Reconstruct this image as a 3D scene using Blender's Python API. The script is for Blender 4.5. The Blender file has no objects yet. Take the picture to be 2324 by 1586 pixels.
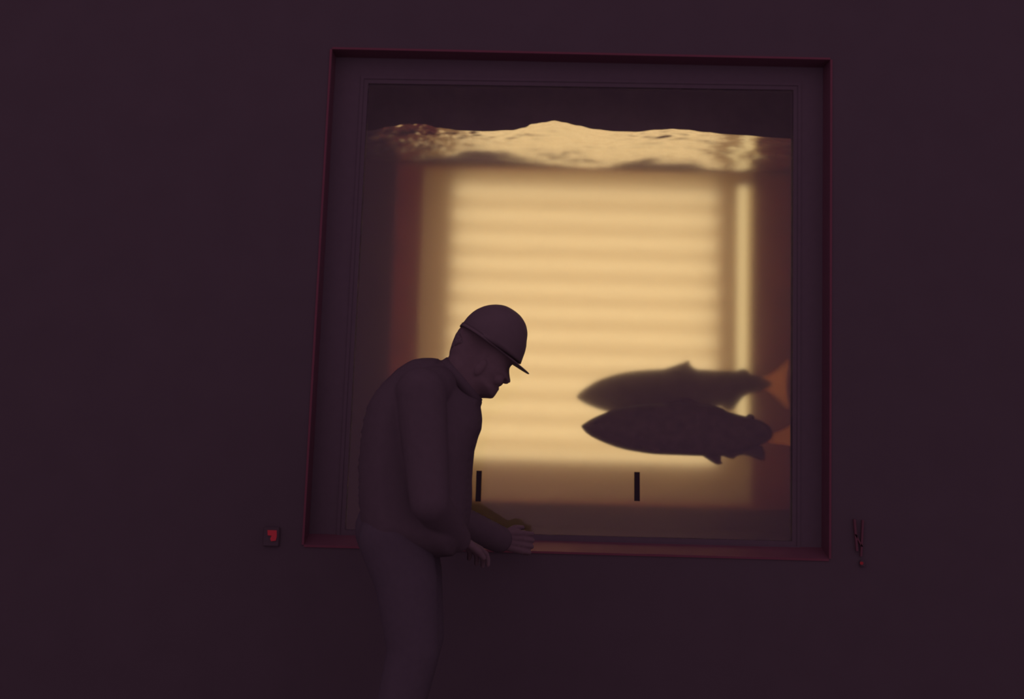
import bpy, bmesh, math, random
from mathutils import Vector, Matrix, noise
from mathutils.geometry import delaunay_2d_cdt

random.seed(7)
S = bpy.context.scene
COL = S.collection
W, H = 2324, 1586

# ------------------------------------------------------------------ camera
FPX = 2260.0                                   # focal length in pixels
PITCH, ROLL = math.radians(6.0), math.radians(1.6)
CAM = Vector((0.0, -3.80, 1.05))
FW = Vector((0, math.cos(PITCH), math.sin(PITCH)))
R0 = Vector((1, 0, 0))
U0 = Vector((0, -math.sin(PITCH), math.cos(PITCH)))
RT = math.cos(ROLL) * R0 + math.sin(ROLL) * U0
UP = -math.sin(ROLL) * R0 + math.cos(ROLL) * U0
cd = bpy.data.cameras.new('camera')
cam = bpy.data.objects.new('camera', cd)
COL.objects.link(cam)
m = Matrix((RT, UP, -FW)).transposed().to_4x4()
m.translation = CAM
cam.matrix_world = m
cd.sensor_width = 36.0
cd.lens = 36.0 * FPX / W
cd.clip_start = 0.05
cd.dof.use_dof = True
cd.dof.focus_distance = 3.42
cd.dof.aperture_fstop = 0.95
S.camera = cam

# ------------------------------------------------------------------ light, exposure
AMB = (0.45, 0.212, 0.355)                     # added violet fill light, lifts all dark areas to one even tone
wd = bpy.data.worlds.new('world')
S.world = wd
wd.use_nodes = True
bg = wd.node_tree.nodes['Background']
bg.inputs[0].default_value = (*AMB, 1)
bg.inputs[1].default_value = 1.0
TUBE = (2.14, 1.50, 0.71)                        # radiance of the lamps behind the diffuser
S.view_settings.view_transform = 'Standard'
S.view_settings.look = 'None'
S.view_settings.exposure = 0.0
S.view_settings.gamma = 1.0
S.view_settings.use_curve_mapping = False
S.cycles.use_denoising = True
S.cycles.max_bounces = 14
S.cycles.diffuse_bounces = 5
S.cycles.glossy_bounces = 4
S.cycles.transmission_bounces = 12
S.cycles.transparent_max_bounces = 16
S.cycles.sample_clamp_indirect = 6.0
S.cycles.blur_glossy = 0.2
S.cycles.volume_bounces = 2

# ------------------------------------------------------------------ where things stand
YG = 0.07      # room side of the viewing glass
YB = 0.75      # back of the water channel
YP = 1.05      # frosted face of the light box
YW = YG + 0.012
IOR = 1.333


def at(px, py, Y):
    """the point of plane y=Y seen at a pixel, through glass and water where they lie between"""
    d = (px - W / 2) / FPX * RT - (py - H / 2) / FPX * UP + FW
    d.normalize()
    p = CAM.copy()
    if Y <= YW:
        return p + d * ((Y - p.y) / d.y)
    p = p + d * ((YW - p.y) / d.y)
    dw = Vector((d.x / IOR, 0, d.z / IOR))
    dw.y = math.sqrt(1 - dw.x ** 2 - dw.z ** 2)
    t = (min(Y, YB) - p.y) / dw.y
    p = p + dw * t
    if Y > YB:
        p = p + d * ((Y - YB) / d.y)
    return p


# ------------------------------------------------------------------ materials
def mat(name, col, rough=0.9, spec=0.15, noise_scale=None, noise_amt=0.15, metal=0.0, bump=0.0):
    M = bpy.data.materials.new(name)
    M.use_nodes = True
    nt = M.node_tree
    b = nt.nodes['Principled BSDF']
    b.inputs['Base Color'].default_value = (*col, 1)
    b.inputs['Roughness'].default_value = rough
    b.inputs['Specular IOR Level'].default_value = spec
    b.inputs['Metallic'].default_value = metal
    if noise_scale:
        tc = nt.nodes.new('ShaderNodeTexCoord')
        n = nt.nodes.new('ShaderNodeTexNoise')
        n.inputs['Scale'].default_value = noise_scale
        n.inputs['Detail'].default_value = 5
        r = nt.nodes.new('ShaderNodeValToRGB')
        lo = [c * (1 - noise_amt) for c in col]
        hi = [min(1, c * (1 + noise_amt)) for c in col]
        r.color_ramp.elements[0].position = 0.3
        r.color_ramp.elements[1].position = 0.7
        r.color_ramp.elements[0].color = (*lo, 1)
        r.color_ramp.elements[1].color = (*hi, 1)
        nt.links.new(tc.outputs['Object'], n.inputs['Vector'])
        nt.links.new(n.outputs['Fac'], r.inputs['Fac'])
        nt.links.new(r.outputs['Color'], b.inputs['Base Color'])
        if bump:
            bp = nt.nodes.new('ShaderNodeBump')
            bp.inputs['Strength'].default_value = bump
            bp.inputs['Distance'].default_value = 0.01
            nt.links.new(n.outputs['Fac'], bp.inputs['Height'])
            nt.links.new(bp.outputs['Normal'], b.inputs['Normal'])
    return M


def bare(name):
    M = bpy.data.materials.new(name)
    M.use_nodes = True
    nt = M.node_tree
    for n in list(nt.nodes):
        if n.type != 'OUTPUT_MATERIAL':
            nt.nodes.remove(n)
    return M, nt, nt.nodes['Material Output']


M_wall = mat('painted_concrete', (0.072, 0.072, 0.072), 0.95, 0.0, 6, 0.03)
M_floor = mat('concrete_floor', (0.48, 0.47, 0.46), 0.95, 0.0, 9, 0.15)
M_frame = mat('dark_painted_steel', (0.088, 0.086, 0.088), 0.8, 0.0, 30, 0.03)
M_trim = mat('red_brown_gloss_paint', (0.085, 0.050, 0.058), 0.32, 0.6, 20, 0.05)
M_trim.node_tree.nodes['Principled BSDF'].inputs['Specular Tint'].default_value = (0.85, 0.20, 0.24, 1)
M_black = mat('black_rubber', (0.03, 0.03, 0.03), 0.9, 0.0)
M_redglow = mat('painted_red_glow', (0.26, 0.045, 0.025), 0.9, 0.0, 8, 0.2, bump=0.2)  # red glow of the water beside the lamps, put into the rim colour
M_chan = mat('darkened_channel_concrete', (0.025, 0.014, 0.012), 0.95, 0.0, 5, 0.2)  # channel concrete with its colour darkened to keep the submerged part dim
M_chan_lit = mat('brightened_channel_concrete', (0.24, 0.23, 0.22), 0.95, 0.0, 5, 0.2)  # same concrete, colour brightened to lift the dim area above the water
M_white = mat('white_enamel', (0.58, 0.45, 0.23), 0.8, 0.05, 12, 0.06)
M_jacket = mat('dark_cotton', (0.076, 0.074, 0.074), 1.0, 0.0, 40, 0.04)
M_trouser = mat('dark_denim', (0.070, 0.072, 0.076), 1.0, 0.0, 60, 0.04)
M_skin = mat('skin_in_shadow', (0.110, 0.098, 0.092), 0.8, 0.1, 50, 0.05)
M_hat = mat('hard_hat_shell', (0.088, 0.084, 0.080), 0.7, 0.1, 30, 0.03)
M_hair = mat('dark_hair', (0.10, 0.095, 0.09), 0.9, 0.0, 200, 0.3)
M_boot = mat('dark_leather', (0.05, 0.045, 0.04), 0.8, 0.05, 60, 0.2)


def emit(name, col, strength=1.0):
    M, nt, out = bare(name)
    e = nt.nodes.new('ShaderNodeEmission')
    e.inputs[0].default_value = (*col, 1)
    e.inputs[1].default_value = strength
    nt.links.new(e.outputs[0], out.inputs[0])
    return M


M_tube = emit('lit_fluorescent_tube', TUBE)
M_upright = emit('lit_upright_tube', (0.90, 0.62, 0.26))
M_lens = emit('lit_red_lens', (0.125, 0.008, 0.014))
M_dot = emit('lit_red_pilot', (0.085, 0.006, 0.010))

# frosted sheet: lets light through diffusely
M_frost, nt, out = bare('frosted_sheet')
tr = nt.nodes.new('ShaderNodeBsdfTranslucent')
tr.inputs[0].default_value = (0.86, 0.86, 0.86, 1)
nt.links.new(tr.outputs[0], out.inputs[0])
M_clear, nt, out = bare('clear_back_of_sheet')
tp = nt.nodes.new('ShaderNodeBsdfTransparent')
nt.links.new(tp.outputs[0], out.inputs[0])

# viewing glass: thin clear pane with a faint mirror of the gallery
M_glass, nt, out = bare('clear_window_glass')
tp = nt.nodes.new('ShaderNodeBsdfTransparent')
gl = nt.nodes.new('ShaderNodeBsdfGlossy')
gl.inputs['Roughness'].default_value = 0.0
fr = nt.nodes.new('ShaderNodeFresnel')
fr.inputs['IOR'].default_value = 1.5
mx = nt.nodes.new('ShaderNodeMixShader')
nt.links.new(fr.outputs[0], mx.inputs[0])
nt.links.new(tp.outputs[0], mx.inputs[1])
nt.links.new(gl.outputs[0], mx.inputs[2])
nt.links.new(mx.outputs[0], out.inputs[0])

# water
M_water, nt, out = bare('river_water')
g = nt.nodes.new('ShaderNodeBsdfRefraction')
g.inputs['Roughness'].default_value = 0.0
g = nt.nodes.new('ShaderNodeBsdfGlass')
g.inputs['Roughness'].default_value = 0.25
g.inputs['IOR'].default_value = IOR
nt.links.new(g.outputs[0], out.inputs[0])
vs = nt.nodes.new('ShaderNodeVolumeScatter')
vs.inputs['Color'].default_value = (0.95, 0.72, 0.60, 1)
vs.inputs['Density'].default_value = 0.34
vs.inputs['Anisotropy'].default_value = 0.85
nt.links.new(vs.outputs[0], out.inputs['Volume'])

M_water_top = M_water.copy()
M_water_top.name = 'water_surface'
for n_ in M_water_top.node_tree.nodes:
    if n_.type == 'BSDF_GLASS':
        n_.inputs['Roughness'].default_value = 0.0
M_water_back = M_water.copy()
M_water_back.name = 'water_against_lightly_frosted_pane'
for n_ in M_water_back.node_tree.nodes:
    if n_.type == 'BSDF_GLASS':
        n_.inputs['Roughness'].default_value = 0.48

# fish skin and fins
M_fish = mat('salmon_skin', (0.045, 0.034, 0.028), 0.7, 0.1, 25, 0.3)
M_fin, nt, out = bare('thin_salmon_fin')
tr = nt.nodes.new('ShaderNodeBsdfTranslucent')
tr.inputs[0].default_value = (1.0, 0.42, 0.20, 1)
df = nt.nodes.new('ShaderNodeBsdfDiffuse')
df.inputs[0].default_value = (0.5, 0.17, 0.08, 1)
mx = nt.nodes.new('ShaderNodeMixShader')
mx.inputs[0].default_value = 0.12
nt.links.new(tr.outputs[0], mx.inputs[1])
nt.links.new(df.outputs[0], mx.inputs[2])
nt.links.new(mx.outputs[0], out.inputs[0])


# ------------------------------------------------------------------ helpers
def link(name, bm, material, parent=None, smooth=False):
    me = bpy.data.meshes.new(name)
    bmesh.ops.recalc_face_normals(bm, faces=bm.faces)
    bm.to_mesh(me)
    bm.free()
    for mm in (material if isinstance(material, (list, tuple)) else [material]):
        me.materials.append(mm)
    if smooth:
        for p in me.polygons:
            p.use_smooth = True
    o = bpy.data.objects.new(name, me)
    COL.objects.link(o)
    if parent:
        o.parent = parent
        o.matrix_parent_inverse = Matrix.Translation(-parent.location)
    return o


def empty(name, loc):
    o = bpy.data.objects.new(name, None)
    o.location = loc
    o.empty_display_size = 0.1
    COL.objects.link(o)
    return o


def tag(o, label=None, cat=None, group=None, kind=None):
    if label: o['label'] = label
    if cat: o['category'] = cat
    if group: o['group'] = group
    if kind: o['kind'] = kind
    return o


def box(bm, x0, x1, y0, y1, z0, z1, bevel=0.0):
    r = bmesh.ops.create_cube(bm, size=1.0)
    for v in r['verts']:
        v.co = Vector((x0 + (v.co.x + .5) * (x1 - x0), y0 + (v.co.y + .5) * (y1 - y0), z0 + (v.co.z + .5) * (z1 - z0)))
    if bevel:
        es = list({e for v in r['verts'] for e in v.link_edges})
        bmesh.ops.bevel(bm, geom=es, offset=bevel, segments=2, affect='EDGES')
    return bm


def hexa(bm, a, b):
    """solid between two quads of points"""
    va = [bm.verts.new(p) for p in a]
    vb = [bm.verts.new(p) for p in b]
    bm.faces.new(va)
    bm.faces.new(vb[::-1])
    for i in range(4):
        j = (i + 1) % 4
        bm.faces.new([va[i], vb[i], vb[j], va[j]])


def cyl(bm, a, b, r, seg=20, r2=None):
    a, b = Vector(a), Vector(b)
    d = b - a
    rr = bmesh.ops.create_cone(bm, cap_ends=True, segments=seg, radius1=r, radius2=r if r2 is None else r2, depth=d.length)
    q = d.to_track_quat('Z', 'Y').to_matrix().to_4x4()
    q.translation = (a + b) / 2
    bmesh.ops.transform(bm, matrix=q, verts=rr['verts'])


def ball(bm, c, r, sc=(1, 1, 1), seg=20, rot=None):
    rr = bmesh.ops.create_uvsphere(bm, u_segments=seg, v_segments=seg // 2 + 2, radius=r)
    mm = Matrix.Diagonal((*sc, 1))
    if rot is not None:
        mm = rot.to_4x4() @ mm
    mm = Matrix.Translation(c) @ mm
    bmesh.ops.transform(bm, matrix=mm, verts=rr['verts'])


def limb(bm, pts):
    """tapered chain: [(point, radius), ...] as cones with balls at the joints"""
    for i, (p, r) in enumerate(pts):
        ball(bm, Vector(p), r, seg=24)
        if i:
            q, s = pts[i - 1]
            cyl(bm, q, p, s, 24, r)


def seg_dist(p, a, b):
    ab = b - a
    t = max(0, min(1, (p - a).dot(ab) / max(ab.length_squared, 1e-12)))
    return (p - (a + ab * t)).length


def smooth_poly(pts, step):
    """resample a closed outline at about `step`"""
    out = []
    n = len(pts)
    for i in range(n):
        a, b = pts[i], pts[(i + 1) % n]
        k = max(1, int(math.ceil((b - a).length / step)))
        for j in range(k):
            out.append(a + (b - a) * (j / k))
    return out


def spline(pts, closed=True, sub=4):
    """Catmull-Rom through 2-D points"""
    out = []
    n = len(pts)
    for i in range(n if closed else n - 1):
        p0, p1, p2, p3 = (pts[(i - 1) % n], pts[i], pts[(i + 1) % n], pts[(i + 2) % n])
        if not closed:
            p0 = pts[max(i - 1, 0)]
            p3 = pts[min(i + 2, n - 1)]
        for j in range(sub):
            t = j / sub
            out.append(0.5 * ((2 * p1) + (p2 - p0) * t + (2 * p0 - 5 * p1 + 4 * p2 - p3) * t * t + (3 * p1 - p0 - 3 * p2 + p3) * t ** 3))
    if not closed:
        out.append(pts[-1].copy())
    return out


def inflate(bm, outline, y0, half, reach, step, width_at=None, yshift=None):
    """round solid whose side view is `outline` (x, z): it swells to +-half about plane y=y0
    over the distance `reach` from the outline"""
    pts = smooth_poly(outline, step)
    n = len(pts)
    xs = [p.x for p in pts]; zs = [p.y for p in pts]
    segs = [(pts[i], pts[(i + 1) % n]) for i in range(n)]

    def inside(p):
        c = False
        for a, b in segs:
            if (a.y > p.y) != (b.y > p.y) and p.x < (b.x - a.x) * (p.y - a.y) / (b.y - a.y) + a.x:
                c = not c
        return c
    grid = []
    x = min(xs)
    row = 0
    z = min(zs)
    while z < max(zs):
        x = min(xs) + (step / 2 if row % 2 else 0)
        while x < max(xs):
            p = Vector((x, z))
            if inside(p):
                d = min(seg_dist(p, a, b) for a, b in segs)
                if d > step * 0.45:
                    grid.append(p)
            x += step
        z += step * 0.87
        row += 1
    allp = pts + grid
    vs, es, fs, *_ = delaunay_2d_cdt(allp, [], [list(range(n))], 1, 1e-7)
    D = []
    for p in vs:
        D.append(min(seg_dist(p, a, b) for a, b in segs))
    fr, bk = [], []
    for p, d in zip(vs, D):
        rim = d < step * 0.2
        t = min(d / reach, 1.0)
        w = half * (width_at(p) if width_at else 1.0) * math.sqrt(max(0, 1 - (1 - t) ** 2))
        ys = y0 + (yshift(p) if yshift else 0)
        if rim:
            v = bm.verts.new((p.x, ys, p.y))
            fr.append(v); bk.append(v)
        else:
            fr.append(bm.verts.new((p.x, ys - w, p.y)))
            bk.append(bm.verts.new((p.x, ys + w, p.y)))
    for f in fs:
        for side in (fr, bk):
            vv = [side[i] for i in f]
            if len(set(vv)) == 3:
                try:
                    bm.faces.new(vv if side is fr else vv[::-1])
                except ValueError:
                    pass
    return bm


def px2(pts, Y):
    return [Vector((at(x, y, Y).x, at(x, y, Y).z)) for x, y in pts]


def remesh(o, voxel, smooth=1):
    md = o.modifiers.new('remesh', 'REMESH')
    md.mode = 'VOXEL'
    md.voxel_size = voxel
    md.use_smooth_shade = True
    if smooth:
        s = o.modifiers.new('smooth', 'SMOOTH')
        s.factor = 0.5
        s.iterations = smooth


# ------------------------------------------------------------------ room
def quad_px(l_t, r_t, r_b, l_b, Y):
    return [at(*l_t, Y), at(*r_t, Y), at(*r_b, Y), at(*l_b, Y)]


# opening of the wall (outer trim) and of the glass, as corners top-left, top-right, bottom-right, bottom-left
OPEN = quad_px((754, 112), (1884, 136), (1881, 1268), (690, 1236), 0.0)
GLAS = quad_px((836, 190), (1800, 205), (1797, 1228), (783, 1202), YG)
Z = Vector((0, 0, 1))


def with_y(p, y):
    return Vector((p.x, y, p.z))


bm = bmesh.new()
X0, X1, ZT = -8.0, 8.0, 5.2
big = [Vector((X0, 0, ZT)), Vector((X1, 0, ZT)), Vector((X1, 0, 0)), Vector((X0, 0, 0))]
for i in range(4):
    j = (i + 1) % 4
    fr_ = [with_y(big[i], 0), with_y(big[j], 0), with_y(OPEN[j], 0), with_y(OPEN[i], 0)]
    hexa(bm, fr_, [with_y(p, YG - 0.001) for p in fr_])
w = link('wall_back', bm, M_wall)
tag(w, kind='structure')
bm = bmesh.new()
box(bm, X0, X1, -9.0, 0.06, -0.12, 0.0)
tag(link('floor', bm, M_floor), kind='structure')

# trim boards lining the opening; each one a board with its own inner face
names = ['trim_1', 'trim_2', 'trim_3', 'trim_4']
cen = sum(OPEN, Vector()) / 4
inn_t = 0.022
sides = [(0, 1, Vector((0, 0, 1))), (1, 2, Vector((1, 0, 0))), (2, 3, Vector((0, 0, -1))), (3, 0, Vector((-1, 0, 0)))]
for k, (i, j, nrm) in enumerate(sides):
    a, b = OPEN[i], OPEN[j]
    # the board's inner face slopes inward towards the glass: seen as a narrow lit strip
    slope = (0.006, 0.008, 0.038, 0.004)[k]
    bm = bmesh.new()
    back_a, back_b = with_y(a, YG) - nrm * slope, with_y(b, YG) - nrm * slope
    hexa(bm, [with_y(a, -0.0035), with_y(b, -0.0035), back_b, back_a],
         [with_y(a, -0.0035) + nrm * 0.008, with_y(b, -0.0035) + nrm * 0.008, with_y(b, YG) + nrm * 0.008, with_y(a, YG) + nrm * 0.008])
    tag(link(names[k], bm, M_trim), kind='structure')

# steel frame that carries the glass
wf = empty('window_1', (cen.x, YG, GLAS[3].z))
tag(wf, kind='structure')
bm = bmesh.new()
OUTER = [with_y(p, YG) for p in OPEN]
cg = sum(GLAS, Vector()) / 4
for i in range(4):
    j = (i + 1) % 4
    grow = 0.03
    def ex(p):
        return Vector((p.x + math.copysign(grow, p.x - cen.x), YG, p.z + math.copysign(grow, p.z - cen.z)))
    q = [ex(OUTER[i]), ex(OUTER[j]), GLAS[j], GLAS[i]]
    hexa(bm, [with_y(p, YG - 0.004) for p in q], [with_y(p, YG + 0.03) for p in q])
link('window_frame', bm, M_frame, wf)
bm = bmesh.new()
for i in range(4):                                   # raised bead around the glass
    j = (i + 1) % 4
    def ofs(p, d):
        return Vector((p.x + math.copysign(d, p.x - cg.x), 0, p.z + math.copysign(d, p.z - cg.z)))
    d0, d1 = 0.018, 0.030
    q = [ofs(GLAS[i], d1), ofs(GLAS[j], d1), ofs(GLAS[j], d0), ofs(GLAS[i], d0)]
    hexa(bm, [with_y(p, YG - 0.0075) for p in q], [with_y(p, YG - 0.004) for p in q])
link('glazing_bead', bm, M_frame, wf)
bm = bmesh.new()
hexa(bm, [with_y(p, YG) for p in GLAS], [with_y(p, YG + 0.010) for p in GLAS])
for v in bm.verts:
    v.co.y = v.co.y
gp = link('window_pane', bm, [M_glass, M_clear], wf)
for p in gp.data.polygons:
    p.material_index = 0 if p.center.y < YG + 0.001 else 1

# ------------------------------------------------------------------ fish channel behind the glass
CX0, CX1 = -1.9, 2.1
surf = at(1300, 292, YW).z                            # still water level
YL = YB + 0.10
LB_L, LB_R = at(944, 640, YL).x, at(1708, 640, YL).x
LB_T, LB_B = at(1330, 380, YL).z, at(1330, 1138, YL).z
LBQ = [c for p in (at(962, 380, YL), at(1712, 383, YL), at(1702, 1143, YL), at(936, 1134, YL)) for c in (p.x, p.z)]
RM_T, RM_B = at(1330, 379, YB).z, at(1330, 1144, YB).z
FLOOR_Z = at(1300, 1217, YW).z
bm = bmesh.new()
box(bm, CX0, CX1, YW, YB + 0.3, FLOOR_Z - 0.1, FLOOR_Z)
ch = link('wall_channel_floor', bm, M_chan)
ch.name = 'floor_channel'  # this is the channel floor, no trim board
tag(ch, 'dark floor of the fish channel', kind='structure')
# rear wall with the opening for the light box; the edge of the opening is splayed, its red standing for glow scattered in the water
RL, RR = at(884, 800, YB).x, at(1800, 640, YB).x
bm = bmesh.new()
YR = YB + 0.006
def ring(bm, o, i_, yo, yi, t=0.02):
    """four solid panels between an outer rectangle (x0,x1,z0,z1) at yo and an inner one at yi"""
    def cor(r, y):
        if len(r) == 8:
            return [Vector((r[2 * q], y, r[2 * q + 1])) for q in range(4)]
        return [Vector((r[0], y, r[3])), Vector((r[1], y, r[3])), Vector((r[1], y, r[2])), Vector((r[0], y, r[2]))]
    A, B = cor(o, yo), cor(i_, yi)
    for k in range(4):
        l = (k + 1) % 4
        q = [A[k], A[l], B[l], B[k]]
        hexa(bm, q, [p + Vector((0, t, 0)) for p in q])
bm.free()
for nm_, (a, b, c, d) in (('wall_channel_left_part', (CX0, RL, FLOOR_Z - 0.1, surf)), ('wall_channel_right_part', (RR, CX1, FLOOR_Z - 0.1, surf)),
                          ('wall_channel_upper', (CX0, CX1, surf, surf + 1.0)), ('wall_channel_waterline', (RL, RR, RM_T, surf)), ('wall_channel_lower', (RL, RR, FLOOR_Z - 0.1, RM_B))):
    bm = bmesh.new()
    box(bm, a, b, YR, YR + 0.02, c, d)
    tag(link(nm_, bm, M_chan_lit if 'upper' in nm_ else M_chan), kind='structure')
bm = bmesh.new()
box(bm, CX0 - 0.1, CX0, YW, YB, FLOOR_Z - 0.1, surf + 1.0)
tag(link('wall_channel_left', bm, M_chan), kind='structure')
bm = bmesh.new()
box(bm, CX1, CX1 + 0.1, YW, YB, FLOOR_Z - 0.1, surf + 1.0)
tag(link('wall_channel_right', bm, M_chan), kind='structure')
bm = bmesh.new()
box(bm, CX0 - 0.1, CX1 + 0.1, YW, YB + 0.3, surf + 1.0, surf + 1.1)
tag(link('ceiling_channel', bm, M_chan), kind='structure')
# room side of the channel beyond the glass
bm = bmesh.new()
rect_open = GLAS
bigc = [Vector((CX0, 0, surf + 1.0)), Vector((CX1, 0, surf + 1.0)), Vector((CX1, 0, FLOOR_Z - 0.1)), Vector((CX0, 0, FLOOR_Z - 0.1))]
for i in range(4):
    j = (i + 1) % 4
    q = [bigc[i], bigc[j], GLAS[j], GLAS[i]]
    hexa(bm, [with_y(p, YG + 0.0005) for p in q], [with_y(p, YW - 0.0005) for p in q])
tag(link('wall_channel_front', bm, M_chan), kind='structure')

# light box
PX0, PX1 = at(1016, 640, YP).x, at(1636, 640, YP).x
PZ1, PZ0 = at(1325, 386, YP).z, at(1325, 1046, YP).z
lb = empty('light_box', ((PX0 + PX1) / 2, YP, PZ0))
tag(lb, 'large warm glowing light panel with horizontal lamp bands behind the water', 'light panel')
YS = YB + 0.10
bm = bmesh.new()
ring(bm, LBQ, (PX0, PX1, PZ0, PZ1), YL, YP, 0.015)
link('splayed_lining', bm, M_white, lb)
bm = bmesh.new()
ring(bm, (RL, RR, RM_B, RM_T), LBQ, YR + 0.021, YL, 0.012)
link('painted_glow_rim', bm, M_redglow, lb)  # added band, coloured red in place of the glow around the light panel
DEP = 0.027
bm = bmesh.new()
hexa(bm, [Vector((PX0, YP, PZ1)), Vector((PX1, YP, PZ1)), Vector((PX1, YP, PZ0)), Vector((PX0, YP, PZ0))],
     [Vector((PX0, YP + .004, PZ1)), Vector((PX1, YP + .004, PZ1)), Vector((PX1, YP + .004, PZ0)), Vector((PX0, YP + .004, PZ0))])
dp = link('diffuser_panel', bm, [M_frost, M_clear], lb)
for p in dp.data.polygons:
    p.material_index = 0 if p.center.y < YP + 0.001 else 1
bm = bmesh.new()
YH = YP + DEP + 0.05
box(bm, PX0 - .012, PX1 + .012, YH, YH + 0.012, PZ0 - .012, PZ1 + .012)
box(bm, PX0 - .012, PX0, YP + .005, YH, PZ0 - .012, PZ1 + .012)
box(bm, PX1, PX1 + .012, YP + .005, YH, PZ0 - .012, PZ1 + .012)
box(bm, PX0, PX1, YP + .005, YH, PZ0 - .012, PZ0)
box(bm, PX0, PX1, YP + .005, YH, PZ1, PZ1 + .012)
link('housing', bm, M_white, lb)
for k in range(12):
    yy = 444.5 + 53.8 * k
    z = at(1325, yy, YP + DEP).z
    bm = bmesh.new()
    cyl(bm, (PX0 + 0.02, YP + DEP, z), (PX1 - 0.02, YP + DEP, z), 0.013, 20)
    link('lamp_tube', bm, M_tube, lb)

# upright tube at the right-hand side of the light box, in front of the splayed lining
YU = YB + 0.13
u = at(1684, 640, YU)
uz1, uz0 = at(1680, 424, YU).z, at(1690, 1010, YU).z
bm = bmesh.new()
cyl(bm, (u.x, YU, uz0), (u.x, YU, uz1), 0.022, 24)
ut = link('upright_tube', bm, M_upright, lb, True)
tag(ut, 'upright glowing lamp tube at the right edge of the light panel')
for z0, z1 in ((uz0 - 0.03, uz0), (uz1, uz1 + 0.03)):
    bm = bmesh.new()
    cyl(bm, (u.x, YU, z0), (u.x, YU, z1), 0.023, 24)
    link('end_cap', bm, M_white, ut)

# ------------------------------------------------------------------ water with a rippled surface
prof = [(700, 300), (800, 296), (838, 295), (890, 286), (920, 281), (965, 281), (1000, 290), (1050, 296), (1110, 298.5), (1160, 296), (1190, 290), (1208, 281),
        (1235, 277), (1258, 273), (1280, 278), (1310, 285), (1350, 293), (1400, 298.5), (1440, 299), (1490, 295), (1530, 292.5), (1560, 294),
        (1600, 300), (1650, 305), (1700, 307), (1750, 311), (1800, 314), (1900, 316)]
pw = [at(x, y, YW) for x, y in prof]


def front_z(x):
    if x <= pw[0].x: return pw[0].z
    for a, b in zip(pw, pw[1:]):
        if x <= b.x:
            t = (x - a.x) / (b.x - a.x)
            t = t * t * (3 - 2 * t)
            return a.z + (b.z - a.z) * t
    return pw[-1].z


WX0, WX1 = CX0 + 0.002, CX1 - 0.002
NX, NY = 620, 110
base_l = sum(p.z for p in pw) / len(pw)
bm = bmesh.new()
top = []
for j in range(NY + 1):
    row = []
    v = j / NY
    y = YW + 0.0006 + (YB - 0.0006 - YW) * v
    for i in range(NX + 1):
        x = WX0 + (WX1 - WX0) * i / NX
        e = math.exp(-(y - YW) / 0.22)
        z = base_l + (front_z(x + 0.10 * (y - YW)) - base_l) * e
        big_ = noise.noise(Vector((x * 2.2, y * 4.0, 3.1))) * 0.016
        nz = lambda fx_, fy_, o_: noise.noise(Vector((x * fx_, y * fy_, o_)))
        gl_ = math.exp(-((x - at(1060, 290, YW).x) / 0.24) ** 2)
        gf_ = math.exp(-((x - at(945, 290, YW).x) / 0.11) ** 2)
        rough = max(0.25, min(1.6, 0.75 + 1.5 * nz(2.4, 5.0, 9.1) + 0.5 * gl_ + 0.5 * gf_))
        fin_ = nz(6.0, 10.0, 8.3) * 0.010 + rough * (nz(10.0, 36.0, 4.4) * 0.0062 + nz(24.0, 70.0, 1.7) * 0.0022 + nz(60.0, 90.0, 5.7) * 0.0005)
        z += big_ * (1 - e) + fin_ * (0.30 + 0.70 * min(1, (y - YW) / 0.07 + 0.5 * gf_)) + gf_ * (nz(38.0, 60.0, 2.2) * 0.0045 + nz(80.0, 120.0, 6.2) * 0.0015) + 0.026 * gl_ * (1 - e)
        row.append(bm.verts.new((x, y, z)))
    top.append(row)
for j in range(NY):
    for i in range(NX):
        bm.faces.new([top[j][i], top[j][i + 1], top[j + 1][i + 1], top[j + 1][i]])
zb = FLOOR_Z + 0.0008
bot = {}
for j, i in [(0, i) for i in range(NX + 1)] + [(NY, i) for i in range(NX + 1)] + [(j, 0) for j in range(NY + 1)] + [(j, NX) for j in range(NY + 1)]:
    if (j, i) not in bot:
        c = top[j][i].co
        bot[(j, i)] = bm.verts.new((c.x, c.y, zb))
for i in range(NX):
    bm.faces.new([top[0][i], bot[(0, i)], bot[(0, i + 1)], top[0][i + 1]])
    bm.faces.new([top[NY][i], top[NY][i + 1], bot[(NY, i + 1)], bot[(NY, i)]])
for j in range(NY):
    bm.faces.new([top[j][0], top[j + 1][0], bot[(j + 1, 0)], bot[(j, 0)]])
    bm.faces.new([top[j][NX], bot[(j, NX)], bot[(j + 1, NX)], top[j + 1][NX]])
bm.faces.new([bot[(0, 0)]] + [bot[(j, 0)] for j in range(1, NY + 1)] + [bot[(NY, i)] for i in range(1, NX + 1)]
             + [bot[(j, NX)] for j in range(NY - 1, -1, -1)] + [bot[(0, i)] for i in range(NX - 1, 0, -1)])
wa = link('channel_water', bm, [M_water, M_water_back, M_water_top])
for p in wa.data.polygons:
    p.material_index = 1 if p.center.y > YB - 0.0001 else (2 if abs(p.normal.z) > 0.3 else 0)
    p.use_smooth = abs(p.normal.z) > 0.5 and p.center.z > zb + 0.1
tag(wa, 'clear amber water with a rippled surface filling the tank window', 'water', kind='stuff')

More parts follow.
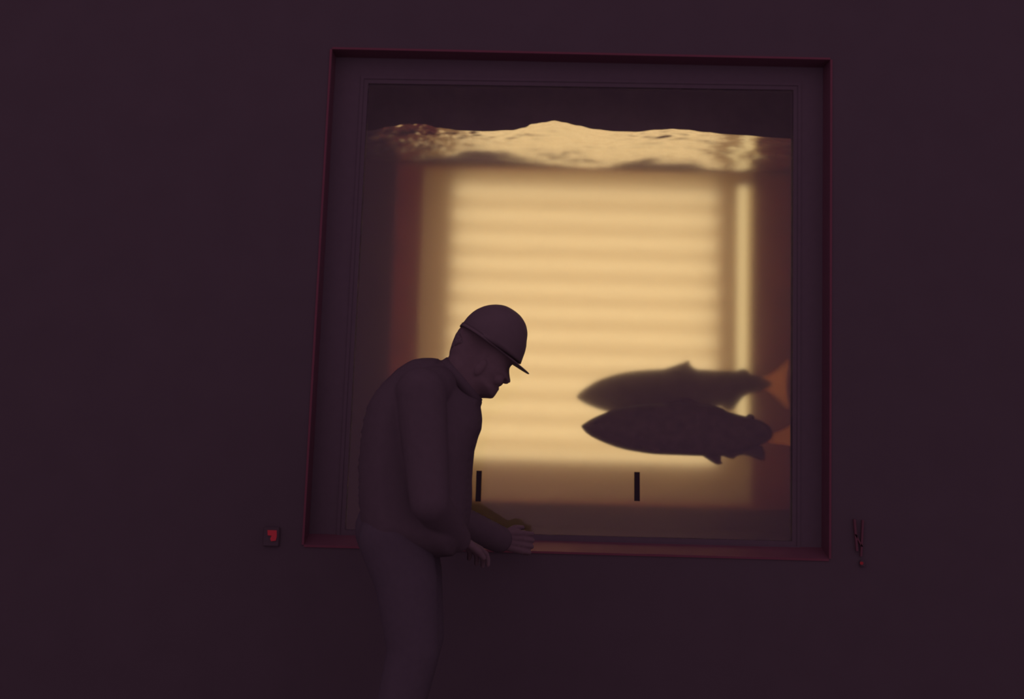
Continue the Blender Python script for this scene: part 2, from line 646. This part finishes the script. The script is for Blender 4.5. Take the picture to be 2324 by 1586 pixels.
# dark upright marks on the inside of the pane
for (x0, y0, x1, y1, lab) in ((1087.5, 1068, 1085, 1138, 'short dark upright bar low on the window, close beside the man'),
                              (1446, 1071, 1446, 1137, 'short dark upright bar low on the window, below the fish')):
    a, b = at(x0, y0, YG - 0.006), at(x1, y1, YG - 0.006)
    bm = bmesh.new()
    h = 0.0105
    q = [a + Vector((-h, 0, 0)), a + Vector((h, 0, 0)), b + Vector((h, 0, 0)), b + Vector((-h, 0, 0))]
    hexa(bm, q, [p + Vector((0, 0.0055, 0)) for p in q])
    tag(link('marker_bar', bm, M_black), lab, 'marker bar', 'marker bars at the foot of the window')

# ------------------------------------------------------------------ fish
def fish(Y, body, fins, label, half, eye, tilt=0.0):
    out = px2(body, Y)
    cx = sum(p.x for p in out) / len(out); cz = sum(p.y for p in out) / len(out)
    root = empty('salmon', (cx, Y, cz))
    tag(root, label, 'fish', 'salmon swimming in the tank')
    bm = bmesh.new()
    inflate(bm, spline(out, True, 4), Y, half, 0.085, 0.013)
    link('body', bm, M_fish, root, True)
    for name, pts, thick, mt in fins:
        bm = bmesh.new()
        inflate(bm, spline(px2(pts, Y), True, 2), Y, thick, 0.02, 0.010)
        fo = link(name, bm, [mt, M_clear] if mt is M_fin else mt, root, True)
        if mt is M_fin:
            for p in fo.data.polygons:
                p.material_index = 1 if p.normal.y > 0 else 0
    for s in (-1, 1):
        e = at(*eye, Y)
        bm = bmesh.new()
        ball(bm, Vector((e.x, Y + s * half * 0.62, e.z)), 0.010, (1, .6, 1), 16)
        link('eye', bm, M_black, root, True)
    # pectoral fins, folded back along the flanks
    for s in (-1, 1):
        p0 = at(body[0][0] + 118, body[0][1] + 32, Y)
        bm = bmesh.new()
        pts = [(0, 0), (0.05, -0.012), (0.10, -0.03), (0.085, -0.045), (0.03, -0.03)]
        inflate(bm, [Vector((p0.x + a, p0.z + b)) for a, b in pts], Y + s * half * 0.86, 0.003, 0.02, 0.010)
        link('pectoral_fin', bm, M_fish, root, True)
    return root


up_body = [(1309, 901), (1318, 889), (1335, 876), (1360, 862), (1400, 849), (1440, 842), (1490, 838), (1540, 836), (1580, 838), (1640, 841), (1680, 842),
           (1705, 849), (1722, 853), (1738, 861), (1750, 868), (1752, 872), (1748, 877), (1736, 882), (1720, 888), (1700, 894), (1684, 902), (1660, 912), (1630, 922),
           (1590, 934), (1540, 942), (1480, 945), (1430, 943), (1390, 937), (1355, 927), (1325, 914)]
up_fins = [('dorsal_fin', [(1505, 840), (1530, 830), (1553, 822), (1563, 818), (1566, 826), (1574, 834), (1588, 843), (1550, 850)], 0.004, M_fish),
           ('adipose_fin', [(1668, 846), (1680, 838), (1692, 838), (1700, 845), (1698, 852), (1682, 852)], 0.004, M_fish),
           ('anal_fin', [(1632, 912), (1690, 893), (1682, 906), (1672, 920), (1662, 931), (1650, 930), (1640, 924)], 0.004, M_fish),
           ('tail_fin', [(1724, 858), (1745, 850), (1765, 835), (1783, 819), (1792, 810), (1787, 840), (1784, 872), (1786, 905),
                         (1794, 940), (1776, 917), (1757, 899), (1740, 887), (1726, 884)], 0.0035, M_fin)]
fish(0.58, up_body, up_fins, 'upper salmon facing left, paler and farther back, dorsal fin raised', 0.055, (1342, 890))

lo_body = [(1320, 969), (1323, 963), (1345, 949), (1375, 936), (1410, 925), (1460, 917), (1520, 914), (1580, 915), (1632, 924), (1652, 934), (1690, 944),
           (1722, 953), (1740, 962), (1750, 973), (1753, 984), (1750, 994), (1740, 1002), (1722, 1012), (1700, 1022), (1670, 1031), (1640, 1035), (1600, 1035),
           (1540, 1033), (1490, 1031), (1450, 1026), (1410, 1018), (1370, 1004), (1335, 986)]
lo_fins = [('dorsal_fin', [(1500, 918), (1530, 908), (1560, 903), (1572, 908), (1600, 922), (1550, 930)], 0.004, M_fish),
           ('adipose_fin', [(1690, 948), (1700, 939), (1710, 942), (1712, 952), (1700, 958)], 0.004, M_fish),
           ('pelvic_fin', [(1585, 1028), (1600, 1038), (1615, 1048), (1628, 1054), (1640, 1052), (1636, 1045), (1632, 1030)], 0.005, M_fish),
           ('anal_fin', [(1640, 1030), (1652, 1039), (1665, 1041), (1672, 1035), (1690, 1032), (1715, 1040), (1735, 1044), (1730, 1012), (1680, 1015)], 0.005, M_fish),
           ('tail_fin', [(1735, 976), (1755, 980), (1775, 974), (1795, 962), (1818, 944), (1808, 975), (1806, 995), (1812, 1011), (1800, 1012),
                         (1775, 1009), (1750, 1006), (1736, 998)], 0.0035, M_fin)]
fish(0.26, lo_body, lo_fins, 'lower salmon facing left, darker and nearer the glass', 0.062, (1352, 962))

# ------------------------------------------------------------------ the man
YM = -0.62
root = empty('person', (at(880, 1200, YM).x, YM, 0))
tag(root, 'person in hard hat and dark jacket stooping in profile before the lit window', 'person')


def P(px, py, Y=YM):
    return at(px, py, Y)


head = [(1170, 823), (1160, 830), (1156.5, 836), (1156, 843), (1156.6, 852), (1158.6, 862), (1158.8, 867), (1155.5, 869.6), (1150, 869), (1143.6, 866.4),
        (1141, 870.5), (1137.5, 875), (1131, 877), (1131.5, 879), (1136.8, 880.5), (1135, 884), (1131, 886), (1128, 891), (1125, 896), (1122, 900),
        (1119, 903.5), (1114, 905), (1104, 904), (1096, 903.8), (1092, 903.6), (1085, 915), (1070, 940), (1030, 950), (1000, 900), (1000, 845), (1008, 830),
        (1019, 806), (1020, 797), (1024, 784), (1031, 766), (1040, 748), (1050, 738), (1068, 716), (1100, 700), (1125, 698), (1150, 702), (1172, 715), (1186, 738),
        (1190, 760), (1186, 790), (1180, 808)]
bm = bmesh.new()
hz = P(1105, 800)
inflate(bm, px2(head, YM), YM, 0.076, 0.062, 0.009,
        width_at=lambda p: 1.0 if p.y > P(1100, 880).z else max(0.82, 1.0 - (P(1100, 880).z - p.y) * 2))
# ears, brow and cheek relief on both sides
fwd = (P(1198, 848) - P(1038, 737)).normalized()
for s in (-1, 1):
    e = P(1092, 838)
    ball(bm, Vector((e.x, YM + s * 0.079, e.z)), 0.026, (.55, .32, 1.15), 20, Matrix.Rotation(0.55, 3, 'Y'))
    c = P(1138, 846)
    ball(bm, Vector((c.x, YM + s * 0.031, c.z)), 0.013, (.8, 1, .9), 16)          # eyeball under the lid
    c = P(1128, 862)
    ball(bm, Vector((c.x, YM + s * 0.045, c.z)), 0.022, (1, .8, .9), 16)          # cheekbone
    c = P(1148, 866)
    ball(bm, Vector((c.x, YM + s * 0.012, c.z)), 0.009, (1.2, .8, .8), 16)        # nostril wing
# trunk and limbs under the clothes
limb(bm, [(P(1000, 860), 0.055), (P(965, 920), 0.10), (P(930, 1050), 0.11), (P(905, 1190), 0.115)])
hipx, hipz = P(905, 1200).x, P(905, 1200).z
for s in (-1, 1):
    limb(bm, [((hipx, YM + s * .10, hipz), .075), ((hipx + .07, YM + s * .12, .46), .05), ((hipx - .01, YM + s * .13, .10), .038),
              ((hipx + .12, YM + s * .14, .045), .035)])
# arms: far arm rests on the sill, near arm hangs bent in front of the belly
sh_f, sh_n = P(965, 880, YM + .175), P(955, 892, YM - .175)
SILL = (at(1440, 1246, 0.0).z)
wr_f = Vector((P(1134, 1224, -.14).x, -.14, P(1134, 1224, -.14).z))
el_f = Vector((P(1003, 1165, -.33).x, -.33, P(1003, 1165, -.33).z))
el_n = Vector((P(975, 1140, YM - .25).x, YM - .25, P(975, 1140, YM - .25).z))
wr_n = Vector((P(1040, 1225, YM - .02).x, YM - .02, P(1040, 1225, YM - .02).z))
limb(bm, [(sh_f, .05), (el_f, .038), (wr_f, .028)])
limb(bm, [(sh_n, .05), (el_n, .038), (wr_n, .028)])


def hand(bm, wrist, direction, palm_n, s, curl=0.5):
    """palm, four fingers of unequal length and a thumb from the side of the palm"""
    d = direction.normalized()
    n = (palm_n - palm_n.dot(d) * d).normalized()
    t = d.cross(n) * s
    for k in range(4):
        a = (k - 1.5) * 0.021
        cyl(bm, wrist + t * a * .6, wrist + d * .085 + t * a, .015, 14, .0125)
        ball(bm, wrist + d * .085 + t * a, .0125, seg=14)
        base = wrist + d * .088 + t * a
        L = (.066, .078, .074, .058)[k]
        ang = -curl * .4
        pts = [(base, .0100)]
        for q, fr_ in enumerate((.45, .3, .25)):
            ang += curl * (.5, .6, .45)[q]
            base = base + (d * math.cos(ang) + n * math.sin(ang)) * L * fr_ + t * a * .06
            pts.append((base, (.0092, .0085, .0075)[q]))
        limb(bm, pts)
    tb = wrist + d * .025 - t * .028
    p1 = tb + d * .030 - t * .022 + n * .012
    p2 = p1 + d * .028 - t * .004 + n * .010
    limb(bm, [(tb, .014), (p1, .011), (p2, .0085)])


hd_f = Vector((1, .15, -.10))
hand(bm, wr_f, hd_f, Vector((0.0, 1, -.15)), -1, 2.3)
hand(bm, wr_n, Vector((.5, .75, -.35)), Vector((.1, .3, -1)), 1, 1.0)
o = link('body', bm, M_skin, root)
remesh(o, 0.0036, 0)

# jacket: trunk with collar and sleeves
coat = [(1001, 818.6), (994, 813), (979, 811), (960, 811.5), (938, 815), (921, 824), (904, 835), (889, 848.7), (870, 868), (853, 887), (838, 912),
        (826, 950), (818, 1000), (814, 1060), (814, 1120), (820, 1180), (830, 1240), (880, 1262), (960, 1268), (1030, 1262), (1052, 1230), (1064, 1190), (1071, 1153),
        (1072, 1120), (1071.6, 1088.6), (1073.7, 1056.5), (1077, 1024), (1082, 1006), (1085.5, 993), (1093, 975), (1094.5, 960), (1095, 950), (1093.3, 935),
        (1091.3, 922.6), (1094.7, 916), (1095, 911), (1092, 904), (1084, 899), (1060, 880), (1030, 838), (1019, 807), (1009, 812)]
coatp = px2(coat, YM)
bm = bmesh.new()
shz = P(960, 900).z


def coat_w(p):
    top_ = P(1000, 830).z
    k_ = max(0, min(1, (p.y - shz + .20) / .20))
    k_ = k_ * k_ * (3 - 2 * k_)
    neck = 1 - k_ * (1 - max(0, min(1, (P(1030, 900).x - p.x + .06) / .16)))
    return (0.42 + 0.58 * max(0, min(1, (top_ + .02 - p.y) / .10))) * (0.55 + 0.45 * neck)


inflate(bm, coatp, YM, 0.205, 0.11, 0.014, width_at=coat_w)
for q_ in (sh_f, sh_n):
    limb(bm, [(P(1010, 872), .062), (P(1010, 872).lerp(q_, .55), .070), (q_, .076)])
limb(bm, [(sh_f, .075), (sh_f.lerp(el_f, .5), .066), (el_f, .057), (el_f.lerp(wr_f, .5), .054), (wr_f - (wr_f - el_f).normalized() * .005, .049)])
limb(bm, [(sh_n, .078), (sh_n.lerp(el_n, .5), .068), (el_n, .058), (el_n.lerp(wr_n, .5), .051), (wr_n - (wr_n - el_n).normalized() * .01, .043)])
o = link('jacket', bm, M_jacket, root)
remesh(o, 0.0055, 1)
# collar band standing around the neck
bm = bmesh.new()
ca, cb = P(1006, 815), P(1091, 913)
cc = (ca + cb) / 2
ax = (cb - ca).normalized()
nn = Vector((ax.z, 0, -ax.x)) * -1
N = 40
for lvl in range(2):
    pass
rings = []
for lvl, (h_, sc) in enumerate(((-.022, 1.0), (.010, .98), (.010, .90), (-.022, .92))):
    rg = []
    for k in range(N):
        th = 2 * math.pi * k / N
        rg.append(bm.verts.new(cc + ax * math.cos(th) * (cb - ca).length / 2 * sc + Vector((0, math.sin(th) * .082 * sc, 0)) + nn * h_))
    rings.append(rg)
for lvl in range(4):
    A, B = rings[lvl], rings[(lvl + 1) % 4]
    for k in range(N):
        bm.faces.new([A[k], A[(k + 1) % N], B[(k + 1) % N], B[k]])
link('collar', bm, M_jacket, o, True)

# trousers
bm = bmesh.new()
ball(bm, Vector((hipx, YM, hipz)), .13, (1.05, 1.25, 1.0), 28)
for s in (-1, 1):
    limb(bm, [((hipx, YM + s * .095, hipz - .02), .112), ((hipx + .04, YM + s * .11, .66), .095), ((hipx + .07, YM + s * .12, .46), .078),
              ((hipx + .03, YM + s * .125, .26), .070), ((hipx - .01, YM + s * .13, .09), .066)])
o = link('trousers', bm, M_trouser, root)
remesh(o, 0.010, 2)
for s in (-1, 1):
    bm = bmesh.new()
    x = hipx - .01
    limb(bm, [((x, YM + s * .13, .20), .058), ((x, YM + s * .13, .065), .058)])
    limb(bm, [((x - .02, YM + s * .13, .052), .050), ((x + .10, YM + s * .14, .050), .050), ((x + .19, YM + s * .15, .040), .038)])
    box(bm, x - .06, x + .22, YM + s * .138 - .045, YM + s * .138 + .045, 0.0, .028, .008)
    b_ = link('boot', bm, M_boot, root)
    remesh(b_, 0.007, 1)
# hair below the hat at the nape
bm = bmesh.new()
hairp = [(1044, 744), (1034, 758), (1026, 778), (1021, 795), (1040, 800), (1065, 812), (1085, 815), (1088, 790), (1070, 770)]
inflate(bm, px2(hairp, YM), YM, 0.081, 0.055, 0.009)
link('hair', bm, M_hair, root, True)

# hard hat
hat = [(1043, 739), (1047, 737), (1051, 733), (1061, 720), (1072.6, 709), (1084, 701.5), (1097, 696), (1111, 692.5), (1125, 691.5), (1137, 692.3), (1147, 694.5), (1158, 699.5),
       (1168, 706), (1176, 712), (1183, 719), (1188.5, 727), (1192.7, 735), (1195.6, 744), (1197.4, 755), (1197, 764), (1195.6, 772), (1194.6, 786), (1191.6, 799),
       (1188, 809), (1185, 817.5), (1182, 826), (1171, 825)]
bm = bmesh.new()
hatp = px2(hat, YM)
# the dome: ellipses across, stacked along the crown axis of the hat, each spanning the side view
fx = fwd
ux = Vector((-fwd.z, 0, fwd.x))
A0 = P(1038, 737)
loc = [((Vector((p.x, YM, p.y)) - A0).dot(fx), (Vector((p.x, YM, p.y)) - A0).dot(ux)) for p in hatp]
umax = max(l[1] for l in loc)
ubase = -0.004
NL, NR = 26, 48


def span(uu):
    xs_ = []
    n_ = len(loc)
    for q in range(n_):
        a, b = loc[q], loc[(q + 1) % n_]
        if (a[1] > uu) != (b[1] > uu):
            xs_.append(a[0] + (b[0] - a[0]) * (uu - a[1]) / (b[1] - a[1]))
    return (min(xs_), max(xs_)) if len(xs_) > 1 else None


ringsv = []
lo_u = 0.004
for q in range(NL):
    t = math.sin(q / (NL - 1) * math.pi / 2)
    uu = lo_u + (umax - lo_u - 0.0004) * t
    f0, f1 = span(uu)
    f_mid, f_h = (f0 + f1) / 2, (f1 - f0) / 2
    wy = 0.116 * math.sqrt(max(0.0, 1 - ((uu - lo_u) / (umax - lo_u)) ** 2.4))
    wy = max(wy, 0.002)
    rg = []
    for k in range(NR):
        th = 2 * math.pi * k / NR
        rg.append(bm.verts.new(A0 + fx * (f_mid + f_h * math.cos(th)) + ux * uu + Vector((0, wy * math.sin(th), 0))))
    ringsv.append(rg)
for A, B in zip(ringsv, ringsv[1:]):
    for k in range(NR):
        bm.faces.new([A[k], A[(k + 1) % NR], B[(k + 1) % NR], B[k]])
bm.faces.new(ringsv[-1])
bm.faces.new(ringsv[0][::-1])
base_mid = (span(lo_u)[0] + span(lo_u)[1]) / 2
base_h = (span(lo_u)[1] - span(lo_u)[0]) / 2
hobj = link('hard_hat', bm, M_hat, root, True)
# brim with a visor drooping at the front and a short lip at the back
bm = bmesh.new()
tip = (P(1200.5, 848.5) - A0)
tf, tu = tip.dot(fx), tip.dot(ux)
r_in, r_out, r_in2, r_out2 = [], [], [], []
for k in range(64):
    th = 2 * math.pi * k / 64
    c, s_ = math.cos(th), math.sin(th)
    fi, yi = base_mid + (base_h - .001) * c, .113 * s_
    fw_ = max(0, c) ** 2.2
    bk_ = max(0, -c) ** 6
    fo = base_mid + (base_h + .004) * c + (tf - base_mid - base_h - .004) * fw_ + (-(base_mid - base_h) * 1.0 - .0) * -bk_ * 1.0
    yo = .120 * s_
    uo = 0.004 + (tu - 0.004) * fw_ - 0.0 * bk_
    rise = 0.010
    for lst, f_, y_, u_ in ((r_in, fi, yi, lo_u + rise), (r_out, fo, yo, uo + .0015), (r_out2, fo, yo, uo - .0015), (r_in2, fi, yi, lo_u - .004)):
        lst.append(bm.verts.new(A0 + fx * f_ + ux * u_ + Vector((0, y_, 0))))
for A, B in ((r_in, r_out), (r_out, r_out2), (r_out2, r_in2), (r_in2, r_in)):
    for k in range(64):
        bm.faces.new([A[k], A[(k + 1) % 64], B[(k + 1) % 64], B[k]])
link('brim', bm, M_hat, hobj, True)

# ------------------------------------------------------------------ small lamps on the wall
def indicator(px, py, w_, h_, label, lens_pts, mt):
    c = at(px, py, 0)
    r = empty('indicator_lamp', (c.x, 0, c.z))
    tag(r, label, 'indicator lamp')
    bm = bmesh.new()
    box(bm, c.x - w_, c.x + w_, -0.010, 0.0, c.z - h_, c.z + h_, 0.003)
    link('housing', bm, M_wall, r)
    bm = bmesh.new()
    pts = px2(lens_pts, -0.014)
    vs = [bm.verts.new((p.x, -0.014, p.y)) for p in pts]
    f = bm.faces.new(vs)
    e = bmesh.ops.extrude_face_region(bm, geom=[f])
    for v in e['geom']:
        if isinstance(v, bmesh.types.BMVert):
            v.co.y = -0.0095
    link('lens', bm, mt, r)
    return r


indicator(617, 1217, .030, .036, 'small red lit indicator low on the dark wall left of the window',
          [(607, 1203), (627.5, 1203.5), (627.5, 1218), (625, 1227), (615, 1228), (613, 1222), (616.5, 1215.5), (607.5, 1214.5)], M_lens)
indicator(1956, 1278, .010, .012, 'tiny round red pilot light low on the wall right of the window',
          [(1956 + 3.6 * math.cos(a * math.pi / 6), 1278 + 3.6 * math.sin(a * math.pi / 6)) for a in range(12)], M_dot)
br = empty('wall_bracket', (at(1948, 1262, 0).x, 0, at(1948, 1262, 0).z))
tag(br, 'thin dull red metal bracket on the wall above the tiny pilot light', 'bracket')
for nm, a, b, wd_ in (('upright_strip', (1957, 1180), (1953, 1262), .0035), ('upright_strip', (1938, 1178), (1944, 1250), .004), ('cross_strip', (1940, 1212), (1955, 1240), .003)):
    pa, pb = at(*a, -.001), at(*b, -.001)
    bm = bmesh.new()
    q = [pa + Vector((-wd_, 0, 0)), pa + Vector((wd_, 0, 0)), pb + Vector((wd_, 0, 0)), pb + Vector((-wd_, 0, 0))]
    hexa(bm, [with_y(p, -.010) for p in q], [with_y(p, 0) for p in q])
    link(nm, bm, mat('dull_red_paint', (0.105, 0.060, 0.066), .9, 0.0), br)
